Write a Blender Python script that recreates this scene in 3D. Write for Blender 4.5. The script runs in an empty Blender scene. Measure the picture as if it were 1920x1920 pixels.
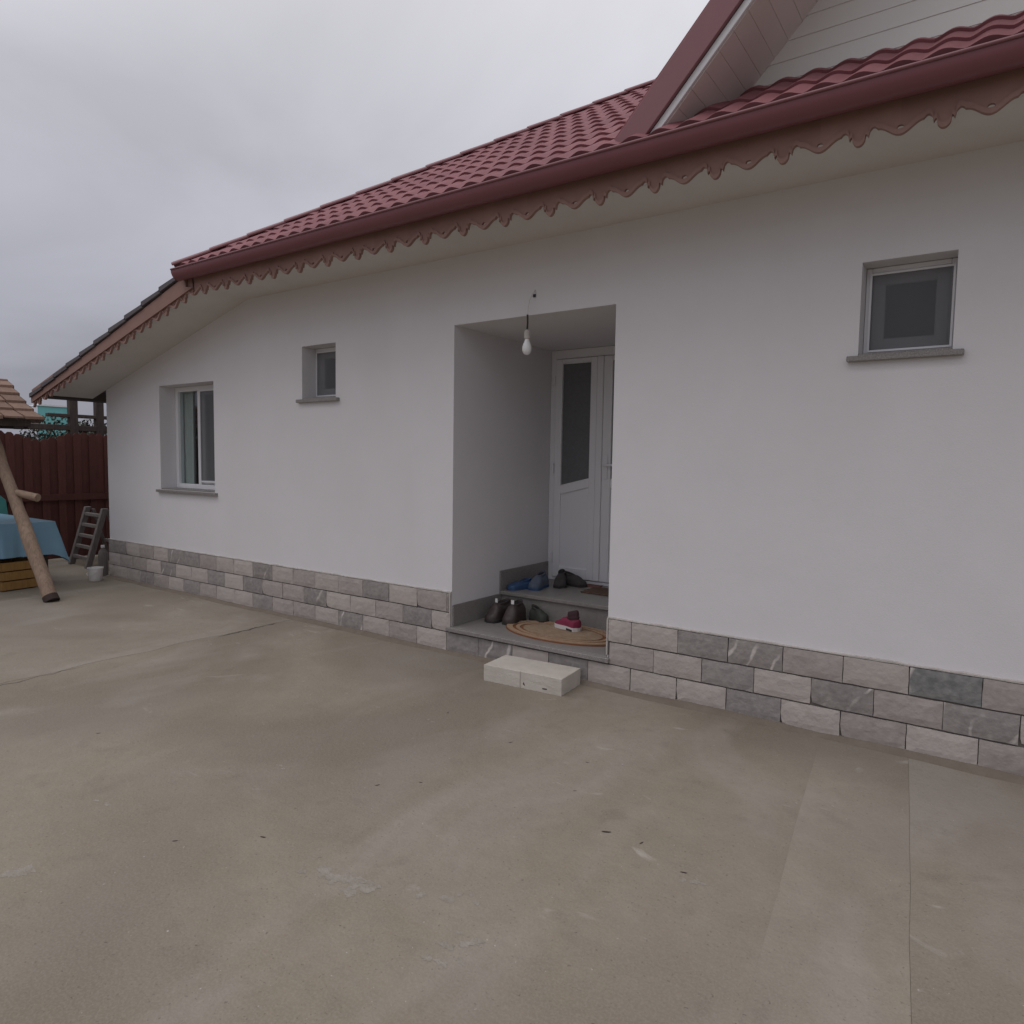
import bpy, bmesh, math, random
from mathutils import Vector, Matrix, Euler
random.seed(11)
scene = bpy.context.scene
col = scene.collection
R = math.radians

# ------------------------------------------------------------------ camera
YAW, PITCH, ROLL = 0.610577, -0.072300, 0.015424
FPX = 1290.71
fw = Vector((-math.sin(YAW)*math.cos(PITCH), math.cos(YAW)*math.cos(PITCH), math.sin(PITCH)))
r0 = Vector((math.cos(YAW), math.sin(YAW), 0)); u0 = r0.cross(fw)
rt = r0*math.cos(ROLL) + u0*math.sin(ROLL); up = -r0*math.sin(ROLL) + u0*math.cos(ROLL)
cam_d = bpy.data.cameras.new('camera'); cam = bpy.data.objects.new('camera', cam_d); col.objects.link(cam)
M = Matrix((rt, up, -fw)).transposed().to_4x4(); M.translation = Vector((0, -4.0993, 1.5))
cam.matrix_world = M
cam_d.sensor_width = 36; cam_d.lens = FPX/1920*36; cam_d.clip_start = .05; cam_d.clip_end = 2000
scene.camera = cam
scene.render.resolution_x = 1024; scene.render.resolution_y = 1024

# ------------------------------------------------------------------ world: overcast sky
SUN_EL, SUN_AZ = R(68), R(210)          # sun azimuth measured as the direction it comes from
world = bpy.data.worlds.new('World'); scene.world = world; world.use_nodes = True
nt = world.node_tree; N = nt.nodes; L = nt.links; N.clear()
wo = N.new('ShaderNodeOutputWorld'); bg = N.new('ShaderNodeBackground'); bg.inputs['Strength'].default_value = .1
L.new(bg.outputs[0], wo.inputs[0])
sky = N.new('ShaderNodeTexSky'); sky.sky_type = 'NISHITA'; sky.sun_disc = False
sky.sun_elevation = SUN_EL; sky.sun_rotation = SUN_AZ; sky.dust_density = 4
tc = N.new('ShaderNodeTexCoord'); sep = N.new('ShaderNodeSeparateXYZ'); L.new(tc.outputs['Generated'], sep.inputs[0])
def wm(op, a, b=None, c=None, clamp=False):
    n = N.new('ShaderNodeMath'); n.operation = op; n.use_clamp = clamp
    for i, v in enumerate((a, b, c)):
        if v is None: continue
        if hasattr(v, 'is_linked'): L.new(v, n.inputs[i])
        else: n.inputs[i].default_value = v
    return n.outputs[0]
el = wm('MAXIMUM', sep.outputs['Z'], 0.0)
den = wm('ADD', el, .22)
cmb = N.new('ShaderNodeCombineXYZ')
L.new(wm('DIVIDE', sep.outputs['X'], den), cmb.inputs[0]); L.new(wm('DIVIDE', sep.outputs['Y'], den), cmb.inputs[1]); cmb.inputs[2].default_value = 3.7
n1 = N.new('ShaderNodeTexNoise'); n1.inputs['Scale'].default_value = 1.15; n1.inputs['Detail'].default_value = 6; n1.inputs['Roughness'].default_value = .5; n1.inputs['Distortion'].default_value = .5
L.new(cmb.outputs[0], n1.inputs['Vector'])
# cloud deck: overcast luminance rises from horizon to zenith, modulated by cloud thickness
lum = wm('ADD', wm('MULTIPLY', el, 7.4), 2.9)
cl = N.new('ShaderNodeMapRange'); cl.inputs['From Min'].default_value = .3; cl.inputs['From Max'].default_value = .7
cl.inputs['To Min'].default_value = .87; cl.inputs['To Max'].default_value = 1.15
L.new(n1.outputs['Fac'], cl.inputs['Value'])
lum2 = wm('MULTIPLY', lum, cl.outputs[0])
cr = N.new('ShaderNodeValToRGB'); cr.color_ramp.elements[0].position = .0; cr.color_ramp.elements[0].color = (.94, .955, 1.12, 1)
cr.color_ramp.elements[1].position = .55; cr.color_ramp.elements[1].color = (1.0, .985, 1.045, 1)
L.new(el, cr.inputs[0])
vm = N.new('ShaderNodeVectorMath'); vm.operation = 'SCALE'; L.new(cr.outputs[0], vm.inputs[0]); L.new(lum2, vm.inputs['Scale'])
mx = N.new('ShaderNodeMix'); mx.data_type = 'RGBA'; mx.inputs['Factor'].default_value = .94
L.new(sky.outputs[0], mx.inputs[6]); L.new(vm.outputs[0], mx.inputs[7]); L.new(mx.outputs[2], bg.inputs['Color'])

sun_d = bpy.data.lights.new('sun', 'SUN'); sun_d.energy = .75; sun_d.angle = R(45); sun_d.color = (1, .975, .95)
sun = bpy.data.objects.new('sun', sun_d); col.objects.link(sun); sun.location = (-6, -12, 14)
sd = Vector((math.sin(SUN_AZ)*math.cos(SUN_EL), math.cos(SUN_AZ)*math.cos(SUN_EL), math.sin(SUN_EL)))
sun.rotation_euler = sd.to_track_quat('Z', 'Y').to_euler()
vs = scene.view_settings; vs.view_transform = 'Standard'; vs.look = 'None'; vs.gamma = 1; vs.exposure = 0; vs.use_curve_mapping = False

# ------------------------------------------------------------------ materials
def mat(name, base, var=None, scale=6., rough=.8, bump=0., bscale=60., detail=5, metallic=0, spec=.5, rand=0., coords='Object', extra=None):
    m = bpy.data.materials.new(name); m.use_nodes = True
    nt = m.node_tree; N = nt.nodes; L = nt.links; p = N['Principled BSDF']
    p.inputs['Roughness'].default_value = rough; p.inputs['Metallic'].default_value = metallic
    p.inputs['Specular IOR Level'].default_value = spec
    tc = N.new('ShaderNodeTexCoord'); oi = N.new('ShaderNodeObjectInfo')
    ad = N.new('ShaderNodeVectorMath'); ad.operation = 'MULTIPLY_ADD'
    cb = N.new('ShaderNodeCombineXYZ')
    L.new(oi.outputs['Random'], cb.inputs[0]); L.new(oi.outputs['Random'], cb.inputs[1])
    L.new(cb.outputs[0], ad.inputs[0]); ad.inputs[1].default_value = (37, 19, 0); L.new(tc.outputs[coords], ad.inputs[2])
    vec = ad.outputs[0]
    no = N.new('ShaderNodeTexNoise'); no.inputs['Scale'].default_value = scale; no.inputs['Detail'].default_value = detail; no.inputs['Roughness'].default_value = .6
    L.new(vec, no.inputs['Vector'])
    ramp = N.new('ShaderNodeValToRGB'); ramp.color_ramp.elements[0].position = .3; ramp.color_ramp.elements[1].position = .72
    ramp.color_ramp.elements[0].color = (*base, 1); ramp.color_ramp.elements[1].color = (*(var or base), 1)
    L.new(no.outputs['Fac'], ramp.inputs[0]); out = ramp.outputs[0]
    if rand:
        hv = N.new('ShaderNodeHueSaturation')
        mr = N.new('ShaderNodeMapRange'); mr.inputs['To Min'].default_value = 1-rand; mr.inputs['To Max'].default_value = 1+rand
        L.new(oi.outputs['Random'], mr.inputs['Value']); L.new(mr.outputs[0], hv.inputs['Value']); L.new(out, hv.inputs['Color']); out = hv.outputs[0]
    if extra: out = extra(N, L, vec, out, p)
    L.new(out, p.inputs['Base Color'])
    if bump:
        b = N.new('ShaderNodeTexNoise'); b.inputs['Scale'].default_value = bscale; b.inputs['Detail'].default_value = 6
        L.new(vec, b.inputs['Vector'])
        bn = N.new('ShaderNodeBump'); bn.inputs['Strength'].default_value = bump; bn.inputs['Distance'].default_value = .01
        L.new(b.outputs['Fac'], bn.inputs['Height']); L.new(bn.outputs[0], p.inputs['Normal'])
    return m

def nmix(N, L, fac, a, b, mode='MIX'):
    n = N.new('ShaderNodeMix'); n.data_type = 'RGBA'; n.blend_type = mode
    if hasattr(fac, 'is_linked'): L.new(fac, n.inputs[0])
    else: n.inputs[0].default_value = fac
    for i, v in ((6, a), (7, b)):
        if hasattr(v, 'is_linked'): L.new(v, n.inputs[i])
        else: n.inputs[i].default_value = (*v, 1)
    return n.outputs[2]
def nmask(N, L, vec, scale, lo, hi, detail=4, mapping=None, distortion=0.):
    if mapping:
        mp = N.new('ShaderNodeMapping'); mp.inputs['Scale'].default_value = mapping[0]
        mp.inputs['Rotation'].default_value = mapping[1]; L.new(vec, mp.inputs[0]); vec = mp.outputs[0]
    n = N.new('ShaderNodeTexNoise'); n.inputs['Scale'].default_value = scale; n.inputs['Detail'].default_value = detail; n.inputs['Distortion'].default_value = distortion
    L.new(vec, n.inputs['Vector'])
    r = N.new('ShaderNodeMapRange'); r.inputs['From Min'].default_value = lo; r.inputs['From Max'].default_value = hi; r.clamp = True
    L.new(n.outputs['Fac'], r.inputs['Value']); return r.outputs[0]

def ground_extra(N, L, vec, c, p):
    oi = N.new('ShaderNodeObjectInfo'); c = nmix(N, L, 1.0, c, oi.outputs['Color'], 'MULTIPLY')
    big = nmask(N, L, vec, .55, .40, .62, 4, None, .9)                      # broad damp / dusty patches
    c = nmix(N, L, wmath(N, L, big, .75), c, (.178, .150, .114))
    br = nmask(N, L, vec, 1.5, .52, .7, 4, ((1, .5, 1), (0, 0, .5)), 1.)
    c = nmix(N, L, wmath(N, L, br, .5), c, (.33, .295, .262))              # trowelled lighter drags
    dk = nmask(N, L, vec, 5.5, .60, .72, 8, None, .3)
    c = nmix(N, L, wmath(N, L, dk, .28), c, (.14, .12, .096))
    wh = nmask(N, L, vec, 2.6, .68, .76, 10, ((1, 1.7, 1), (0, 0, -.6)), 1.6)
    c = nmix(N, L, wmath(N, L, wh, .55), c, (.46, .43, .39))               # cement splashes
    mot = nmask(N, L, vec, 16, .35, .7, 8, None, .2); c = nmix(N, L, wmath(N, L, mot, .28), c, (.20, .175, .143))
    grit = nmask(N, L, vec, 130, .42, .66, 4); c = nmix(N, L, wmath(N, L, grit, .22), c, (.36, .33, .285))
    pit = nmask(N, L, vec, 75, .66, .70, 3); c = nmix(N, L, wmath(N, L, pit, .5), c, (.12, .10, .08))
    pk = nmask(N, L, vec, .7, .5, .72, 2, ((1, 1, 1), (0, 0, 1.1)), .3); c = nmix(N, L, wmath(N, L, pk, .35), c, (.255, .222, .208))
    sp = nmask(N, L, vec, 38, .735, .77, 2)
    c = nmix(N, L, wmath(N, L, sp, .5), c, (.07, .055, .045))              # dark specks
    sp2 = nmask(N, L, vec, 55, .745, .775, 2)
    c = nmix(N, L, wmath(N, L, sp2, .6), c, (.5, .47, .43))
    return c
def wmath(N, L, a, k):
    n = N.new('ShaderNodeMath'); n.operation = 'MULTIPLY'; L.new(a, n.inputs[0]); n.inputs[1].default_value = k; return n.outputs[0]

def stone_extra(vein, vscale):
    def f(N, L, vec, c, p):
        gr = nmask(N, L, vec, 26, .35, .75, 8)
        c = nmix(N, L, wmath(N, L, gr, .35), c, (.5, .46, .43))
        if vein:
            mp = N.new('ShaderNodeMapping'); mp.inputs['Rotation'].default_value = (0, R(-28), 0); L.new(vec, mp.inputs[0])
            w = N.new('ShaderNodeTexWave'); w.wave_type = 'BANDS'; w.bands_direction = 'X'; w.inputs['Scale'].default_value = vscale
            w.inputs['Distortion'].default_value = 5; w.inputs['Detail'].default_value = 3; w.inputs['Detail Scale'].default_value = 1.4
            L.new(mp.outputs[0], w.inputs['Vector'])
            r = N.new('ShaderNodeMapRange'); r.inputs['From Min'].default_value = .94; r.inputs['From Max'].default_value = .995
            L.new(w.outputs['Fac'], r.inputs['Value'])
            mk = nmask(N, L, vec, 5, .45, .6, 3)
            mu = N.new('ShaderNodeMath'); mu.operation = 'MULTIPLY'; L.new(r.outputs[0], mu.inputs[0]); L.new(mk, mu.inputs[1])
            c = nmix(N, L, wmath(N, L, mu.outputs[0], .8), c, (.66, .61, .58))
        return c
    return f
def speckle(N, L, vec, c, p):
    a = nmask(N, L, vec, 160, .5, .6, 3); c = nmix(N, L, wmath(N, L, a, .5), c, (.42, .39, .37))
    b = nmask(N, L, vec, 210, .58, .64, 2); return nmix(N, L, wmath(N, L, b, .6), c, (.09, .085, .085))
def plaster_extra(N, L, vec, c, p):
    prev = None
    for sc, st, di in ((1.3, .25, .03), (9, .12, .01), (170, .16, .006)):
        n = N.new('ShaderNodeTexNoise'); n.inputs['Scale'].default_value = sc; n.inputs['Detail'].default_value = 3; L.new(vec, n.inputs['Vector'])
        b = N.new('ShaderNodeBump'); b.inputs['Strength'].default_value = st; b.inputs['Distance'].default_value = di; L.new(n.outputs['Fac'], b.inputs['Height'])
        if prev: L.new(prev, b.inputs['Normal'])
        prev = b.outputs[0]
    L.new(prev, p.inputs['Normal'])
    st = nmask(N, L, vec, .9, .45, .75, 4, ((1, 1, .4), (0, 0, 0)), .5)
    return nmix(N, L, wmath(N, L, st, .5), c, (.665, .648, .65))
def wood_extra(dark):
    def f(N, L, vec, c, p):
        g = nmask(N, L, vec, 9, .42, .68, 6, ((6, 6, .5), (0, 0, 0)), .8)
        return nmix(N, L, wmath(N, L, g, .6), c, dark)
    return f

MT = {}
MT['plaster'] = mat('white_plaster', (.725, .712, .722), (.70, .687, .696), 3, .9, 0, 140, spec=.2, extra=plaster_extra)
MT['soffit'] = mat('white_soffit_paint', (.66, .63, .59), (.62, .59, .55), 4, .7, .05, 60, spec=.3)
MT['concrete'] = mat('yard_concrete', (.236, .205, .160), (.276, .244, .197), 4.5, .88, .4, 45, 8, spec=.25, coords='Object', extra=ground_extra)
MT['soil'] = mat('bare_soil', (.12, .095, .07), (.17, .14, .1), 3, .95, .5, 30)
MT['mortar'] = mat('base_mortar', (.17, .141, .113), (.21, .178, .146), 8, .95, .5, 70, spec=.15)
MT['grout'] = mat('dark_joint', (.155, .13, .12), (.22, .19, .175), 20, .95, .3, 80, spec=.1)
MT['trim_grout'] = mat('pale_render_edge', (.55, .51, .48), (.42, .39, .37), 25, .9, .4, 90, spec=.2)
sb = dict(rough=.75, bump=.55, bscale=38, spec=.3)
MT['st_light'] = mat('stone_light', (.475, .425, .39), (.405, .362, .333), 9, rand=.06, extra=stone_extra(False, 0), **sb)
MT['st_warm'] = mat('stone_warm', (.39, .343, .32), (.32, .283, .263), 8, rand=.08, extra=stone_extra(False, 0), **sb)
MT['st_grey'] = mat('stone_grey', (.29, .264, .254), (.24, .22, .212), 8, rand=.08, extra=stone_extra(False, 0), **sb)
MT['st_vein'] = mat('stone_veined', (.28, .25, .24), (.225, .204, .197), 8, rand=.06, extra=stone_extra(True, 2.2), **sb)
MT['st_slate'] = mat('stone_slate', (.19, .195, .192), (.155, .16, .16), 8, rand=.04, extra=stone_extra(True, 1.1), **sb)
MT['granite'] = mat('grey_granite', (.21, .195, .185), (.26, .24, .225), 20, .38, .03, 90, spec=.5, extra=speckle)
MT['pvc'] = mat('white_pvc', (.78, .78, .79), (.76, .76, .78), 3, .35, spec=.5)
MT['gutter'] = mat('red_metal_gutter', (.205, .072, .083), (.19, .066, .076), 5, .42, .02, 30, spec=.5)
MT['tile'] = mat('red_metal_tile', (.265, .11, .12), (.205, .082, .09), 1.7, .66, .08, 60, spec=.18, rand=.09)
MT['barge'] = mat('red_barge_paint', (.235, .098, .108), (.215, .09, .10), 4, .5, .03, 40)
MT['valance'] = mat('brown_red_valance', (.30, .178, .148), (.26, .15, .125), 7, .6, .12, 30, spec=.3, rand=.04)
MT['slate_edge'] = mat('dark_roof_edge', (.085, .075, .082), (.11, .095, .1), 12, .7, .3, 40)
MT['siding'] = mat('cream_siding', (.68, .68, .65), (.66, .66, .63), 4, .5, .03, 30)
MT['soffit_board'] = mat('beige_soffit_board', (.70, .645, .615), (.67, .615, .585), 5, .5, .03, 30, rand=.03)
MT['underlay'] = mat('roof_underlay', (.2, .08, .09), (.18, .07, .08), 4, .8)
MT['dark_wood'] = mat('dark_timber', (.055, .042, .036), (.08, .06, .05), 6, .85, .3, 40, extra=wood_extra((.03, .024, .02)))
MT['fence'] = mat('red_brown_fence_paint', (.108, .038, .029), (.085, .031, .025), 6, .7, .2, 30, spec=.3, rand=.14, extra=wood_extra((.075, .024, .018)))
MT['pole'] = mat('weathered_round_wood', (.34, .245, .18), (.26, .185, .135), 9, .85, .4, 30, extra=wood_extra((.17, .115, .08)))
MT['char'] = mat('dark_pole_foot', (.05, .03, .026), (.035, .022, .02), 9, .9, .4)
MT['ladder'] = mat('grey_worn_wood', (.21, .185, .175), (.16, .14, .132), 9, .85, .3, 30, extra=wood_extra((.1, .085, .08)))
MT['crate'] = mat('yellow_wood', (.33, .185, .055), (.27, .145, .042), 6, .7, .2, 30, extra=wood_extra((.2, .105, .03)))
MT['cloth'] = mat('blue_oilcloth', (.16, .30, .40), (.14, .265, .36), 5, .45, .1, 12)
MT['chair'] = mat('sea_green_plastic', (.045, .20, .185), (.04, .18, .165), 5, .4)
MT['turq'] = mat('turquoise_wall', (.20, .56, .56), (.18, .52, .53), 3, .8, .1)
MT['shingle'] = mat('brown_shingle', (.235, .150, .108), (.18, .112, .082), 7, .8, .4, 40, rand=.12, extra=wood_extra((.16, .09, .065)))
MT['bucket'] = mat('white_bucket', (.72, .70, .68), (.66, .64, .62), 8, .5)
MT['block'] = mat('aerated_concrete', (.58, .54, .485), (.49, .45, .40), 9, .95, .3, 90, spec=.1)
MT['bulb'] = mat('opal_bulb', (.82, .82, .82), None, 3, .15, spec=.6)
MT['black'] = mat('black_plastic', (.018, .018, .02), None, 3, .5)
MT['white_cable'] = mat('white_cable', (.6, .58, .56), None, 3, .5)
MT['brown_shoe'] = mat('brown_leather', (.062, .044, .041), (.045, .032, .03), 14, .55, .2, 60)
MT['lining'] = mat('dark_lining', (.02, .018, .02), None, 10, .9)
MT['sole_dark'] = mat('dark_rubber', (.03, .027, .026), None, 10, .8)
MT['sole_white'] = mat('white_rubber', (.62, .59, .58), None, 10, .6)
MT['magenta'] = mat('magenta_mesh', (.25, .025, .07), (.19, .02, .055), 30, .8, .3, 120)
MT['plum'] = mat('dark_plum_knit', (.06, .025, .032), (.045, .02, .026), 20, .9, .3, 120)
MT['olive'] = mat('dark_green_rubber', (.05, .058, .045), (.04, .046, .036), 14, .7)
MT['blue'] = mat('blue_rubber', (.035, .085, .19), (.03, .07, .16), 14, .55)
MT['blue_grey'] = mat('blue_grey_fabric', (.115, .14, .19), (.09, .11, .15), 20, .9, .2, 100)
MT['dark_fabric'] = mat('charcoal_fabric', (.068, .062, .06), (.05, .046, .045), 20, .9, .2, 100)
MT['tag'] = mat('white_pull_tab', (.75, .75, .75), None, 4, .6)
def weave(N, L, vec, c, p):
    a = nmask(N, L, vec, 14, .45, .62, 4, ((1, 2.2, 1), (0, 0, .3)), 1.2); return nmix(N, L, wmath(N, L, a, .6), c, (.27, .17, .11))
MT['mat_tan'] = mat('tan_pile', (.40, .30, .215), (.34, .25, .175), 10, .95, .6, 220, spec=.1, extra=weave)
MT['mat_rust'] = mat('rust_pile', (.22, .095, .05), (.26, .12, .065), 20, .95, .6, 220, spec=.1)
MT['mat_edge'] = mat('orange_tan_pile', (.42, .29, .195), (.36, .245, .165), 20, .95, .6, 220, spec=.1)
MT['mat_brown'] = mat('brown_coir', (.16, .105, .08), (.12, .08, .06), 30, .95, .6, 200, spec=.1)
MT['mat_red'] = mat('dusty_red_cloth', (.24, .12, .11), (.2, .1, .09), 30, .95, .4, 200, spec=.1)
MT['curtain'] = mat('grey_green_curtain', (.72, .74, .70), (.62, .64, .60), 12, .9)
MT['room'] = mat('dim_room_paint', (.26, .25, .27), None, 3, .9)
MT['foliage'] = mat('dark_leaf', (.03, .036, .022), (.045, .05, .03), 6, .7, rand=.1)
MT['bark'] = mat('bark', (.07, .055, .045), None, 8, .9, .3)
MT['crack'] = mat('crack_shadow', (.055, .045, .038), (.08, .065, .055), 30, .95)
MT['damp'] = MT['concrete']

def glass_mat(name, tint, refl):
    m = bpy.data.materials.new(name); m.use_nodes = True; N = m.node_tree.nodes; L = m.node_tree.links; N.clear()
    o = N.new('ShaderNodeOutputMaterial'); t = N.new('ShaderNodeBsdfTransparent'); t.inputs[0].default_value = (*tint, 1)
    g = N.new('ShaderNodeBsdfGlossy'); g.inputs['Roughness'].default_value = .02; g.inputs['Color'].default_value = (.9, .93, .95, 1)
    lw = N.new('ShaderNodeLayerWeight'); lw.inputs['Blend'].default_value = .5
    pw_ = N.new('ShaderNodeMath'); pw_.operation = 'POWER'; L.new(lw.outputs['Facing'], pw_.inputs[0]); pw_.inputs[1].default_value = 4
    f = N.new('ShaderNodeMath'); f.operation = 'MULTIPLY_ADD'; L.new(pw_.outputs[0], f.inputs[0]); f.inputs[1].default_value = .9; f.inputs[2].default_value = refl
    mxs = N.new('ShaderNodeMixShader'); L.new(f.outputs[0], mxs.inputs[0]); L.new(t.outputs[0], mxs.inputs[1]); L.new(g.outputs[0], mxs.inputs[2])
    L.new(mxs.outputs[0], o.inputs[0]); return m
MT['glass'] = glass_mat('window_glass', (.86, .90, .90), .05)
MT['frost'] = mat('grey_patterned_glass', (.15, .155, .158), (.12, .125, .128), 40, .35, .35, 160, spec=.5)
def net_mat():
    m = bpy.data.materials.new('insect_net'); m.use_nodes = True; N = m.node_tree.nodes; L = m.node_tree.links; p = N['Principled BSDF']
    p.inputs['Base Color'].default_value = (.15, .155, .165, 1); p.inputs['Roughness'].default_value = .9; p.inputs['Alpha'].default_value = .66
    return m
MT['net'] = net_mat()

# ------------------------------------------------------------------ helpers
class MB:
    def __init__(s): s.v = []; s.f = []
    def quad(s, *p): b = len(s.v); s.v += [tuple(q) for q in p]; s.f.append(tuple(range(b, b+len(p)))); return s
    def box(s, a, c):
        b = len(s.v); x0, y0, z0 = a; x1, y1, z1 = c
        s.v += [(x0,y0,z0),(x1,y0,z0),(x1,y1,z0),(x0,y1,z0),(x0,y0,z1),(x1,y0,z1),(x1,y1,z1),(x0,y1,z1)]
        s.f += [tuple(b+i for i in q) for q in ((0,3,2,1),(4,5,6,7),(0,1,5,4),(1,2,6,5),(2,3,7,6),(3,0,4,7))]; return s
    def prism(s, poly, fn, a, c):      # poly of 2D points, fn(p, t) -> 3D point at depth t
        b = len(s.v); n = len(poly)
        s.v += [tuple(fn(p, a)) for p in poly] + [tuple(fn(p, c)) for p in poly]
        s.f.append(tuple(range(b, b+n))); s.f.append(tuple(range(b+2*n-1, b+n-1, -1)))
        for i in range(n): j = (i+1) % n; s.f.append((b+j, b+i, b+n+i, b+n+j))
        return s
    def rings(s, rs, closed=True, cap=True):
        b = len(s.v); n = len(rs[0])
        for r in rs: s.v += [tuple(p) for p in r]
        for k in range(len(rs)-1):
            for i in range(n if closed else n-1):
                j = (i+1) % n; s.f.append((b+k*n+i, b+k*n+j, b+(k+1)*n+j, b+(k+1)*n+i))
        if cap and closed:
            s.f.append(tuple(b+i for i in range(n-1, -1, -1))); e = b+(len(rs)-1)*n; s.f.append(tuple(e+i for i in range(n)))
        return s
    def tube(s, pts, rad, n=10):
        pts = [Vector(p) for p in pts]; rr = rad if isinstance(rad, (list, tuple)) else [rad]*len(pts); rs = []
        for i, p in enumerate(pts):
            d = (pts[min(i+1, len(pts)-1)] - pts[max(i-1, 0)]).normalized()
            a = d.orthogonal().normalized() if abs(d.z) > .9 else d.cross(Vector((0, 0, 1))).normalized()
            if abs(d.z) > .9: a = (Vector((1, 0, 0)) - d*d.x).normalized()
            c = d.cross(a)
            rs.append([p + (a*math.cos(t) + c*math.sin(t))*rr[i] for t in [2*math.pi*k/n for k in range(n)]])
        return s.rings(rs)
    def lathe(s, prof, n=20, o=(0, 0, 0)):
        return s.rings([[(o[0]+r*math.cos(2*math.pi*k/n), o[1]+r*math.sin(2*math.pi*k/n), o[2]+z) for k in range(n)] for r, z in prof])
    def build(s, name, m, parent=None, loc=(0, 0, 0), rot=None, bevel=0., smooth=False, segs=1):
        me = bpy.data.meshes.new(name)
        bm = bmesh.new(); vs_ = [bm.verts.new(v) for v in s.v]
        for f in s.f:
            try: bm.faces.new([vs_[i] for i in f])
            except ValueError: pass
        bmesh.ops.recalc_face_normals(bm, faces=bm.faces)
        if bevel: bmesh.ops.bevel(bm, geom=list(bm.edges), offset=bevel, segments=segs, affect='EDGES', profile=.6, clamp_overlap=True)
        if smooth:
            for f in bm.faces: f.smooth = True
        bm.to_mesh(me); bm.free()
        if smooth:
            try: me.set_sharp_from_angle(angle=R(48))
            except Exception: pass
        me.materials.append(MT[m] if isinstance(m, str) else m)
        return link(name, me, parent, loc, rot)
def link(name, me, parent=None, loc=(0, 0, 0), rot=None):
    o = bpy.data.objects.new(name, me); col.objects.link(o); o.location = loc
    if rot: o.rotation_euler = rot
    if parent: o.parent = parent
    return o
def tag(o, label=None, cat=None, group=None, kind=None):
    for k, v in (('label', label), ('category', cat), ('group', group), ('kind', kind)):
        if v: o[k] = v
    return o
def thing(name, label, cat, loc=(0, 0, 0), rz=0, group=None):
    o = link(name, None, None, loc, (0, 0, rz)); o.empty_display_size = .2; return tag(o, label, cat, group)
def part_root(name, parent): o = link(name, None, parent); o.empty_display_size = .1; return o

# ------------------------------------------------------------------ ground
ter = MB().quad((-400, -400, -.03), (400, -400, -.03), (400, 400, -.03), (-400, 400, -.03)).build('ground', 'soil'); tag(ter, kind='structure')
yard = MB().box((-10.86, -9, -.029), (6, .2, -.003)).build('courtyard', 'concrete'); tag(yard, kind='structure')
# poured concrete slabs with open joints between them (joint lines run out from the wall)
def slab(poly, tone):
    o = MB().prism(poly, lambda p, t: (p[0], p[1], t), -.0025, .0012).build('concrete_slab', 'concrete', yard); o.color = (*tone, 1); return o
def wob(x0, y0, x1, y1, n=14, a=.012, seed=1):
    rn = random.Random(seed); return [(x0+(x1-x0)*i/n + rn.uniform(-a, a)*(0 < i < n), y0+(y1-y0)*i/n) for i in range(n+1)]
J1 = wob(-5.31, .19, -5.16, -8.98, 40, .03, 3)
J2 = wob(-.737, .19, .19, -8.98, 30, .004, 4); J3 = wob(-.315, .19, .55, -8.98, 30, .003, 5)
g = .0006
sh = lambda J, d: [(x+d, y) for x, y in J]
slab([(-10.84, .19)] + sh(J1, -.003) + [(-10.84, -8.98)], (1.02, 1.02, 1.03))
YC = -1.80
xa = lambda J, y: J[0][0] + (J[-1][0]-J[0][0])*(y-J[0][1])/(J[-1][1]-J[0][1])
def cut(J, lo, hi): return [(x, y) for x, y in J if lo < y < hi]
slab(sh(J1, .003) + list(reversed(sh(J2, -.0001))), (1, .985, .96))
slab(sh(J2, .0001) + list(reversed(sh(J3, -g))), (1.10, 1.10, 1.10))
slab(sh(J3, g) + [(5.98, -8.98), (5.98, .19)], (.96, .96, .95))
def sliver(name, pts, w, m, seed, z=.0015):
    rn = random.Random(seed); mb = MB(); Lp = []; Rp = []
    for i, (x, y) in enumerate(pts):
        d = Vector((pts[min(i+1, len(pts)-1)][0]-pts[max(i-1, 0)][0], pts[min(i+1, len(pts)-1)][1]-pts[max(i-1, 0)][1])).normalized(); n = Vector((-d.y, d.x))
        ww = w*rn.uniform(.4, 1.2)*(.15 if i in (0, len(pts)-1) else 1)
        Lp.append((x+n.x*ww, y+n.y*ww, z)); Rp.append((x-n.x*ww, y-n.y*ww, z))
    for i in range(len(pts)-1): mb.quad(Lp[i], Lp[i+1], Rp[i+1], Rp[i])
    return mb.build(name, m, yard)
sliver('crack', [(x, y) for x, y in wob(-5.30, -.26, -5.255, -.86, 12, .015, 8)], .013, 'crack', 2)
sliver('crack', [(x, y) for x, y in wob(-5.24, -1.9, -5.20, -2.6, 10, .02, 9)], .006, 'crack', 4)
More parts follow.
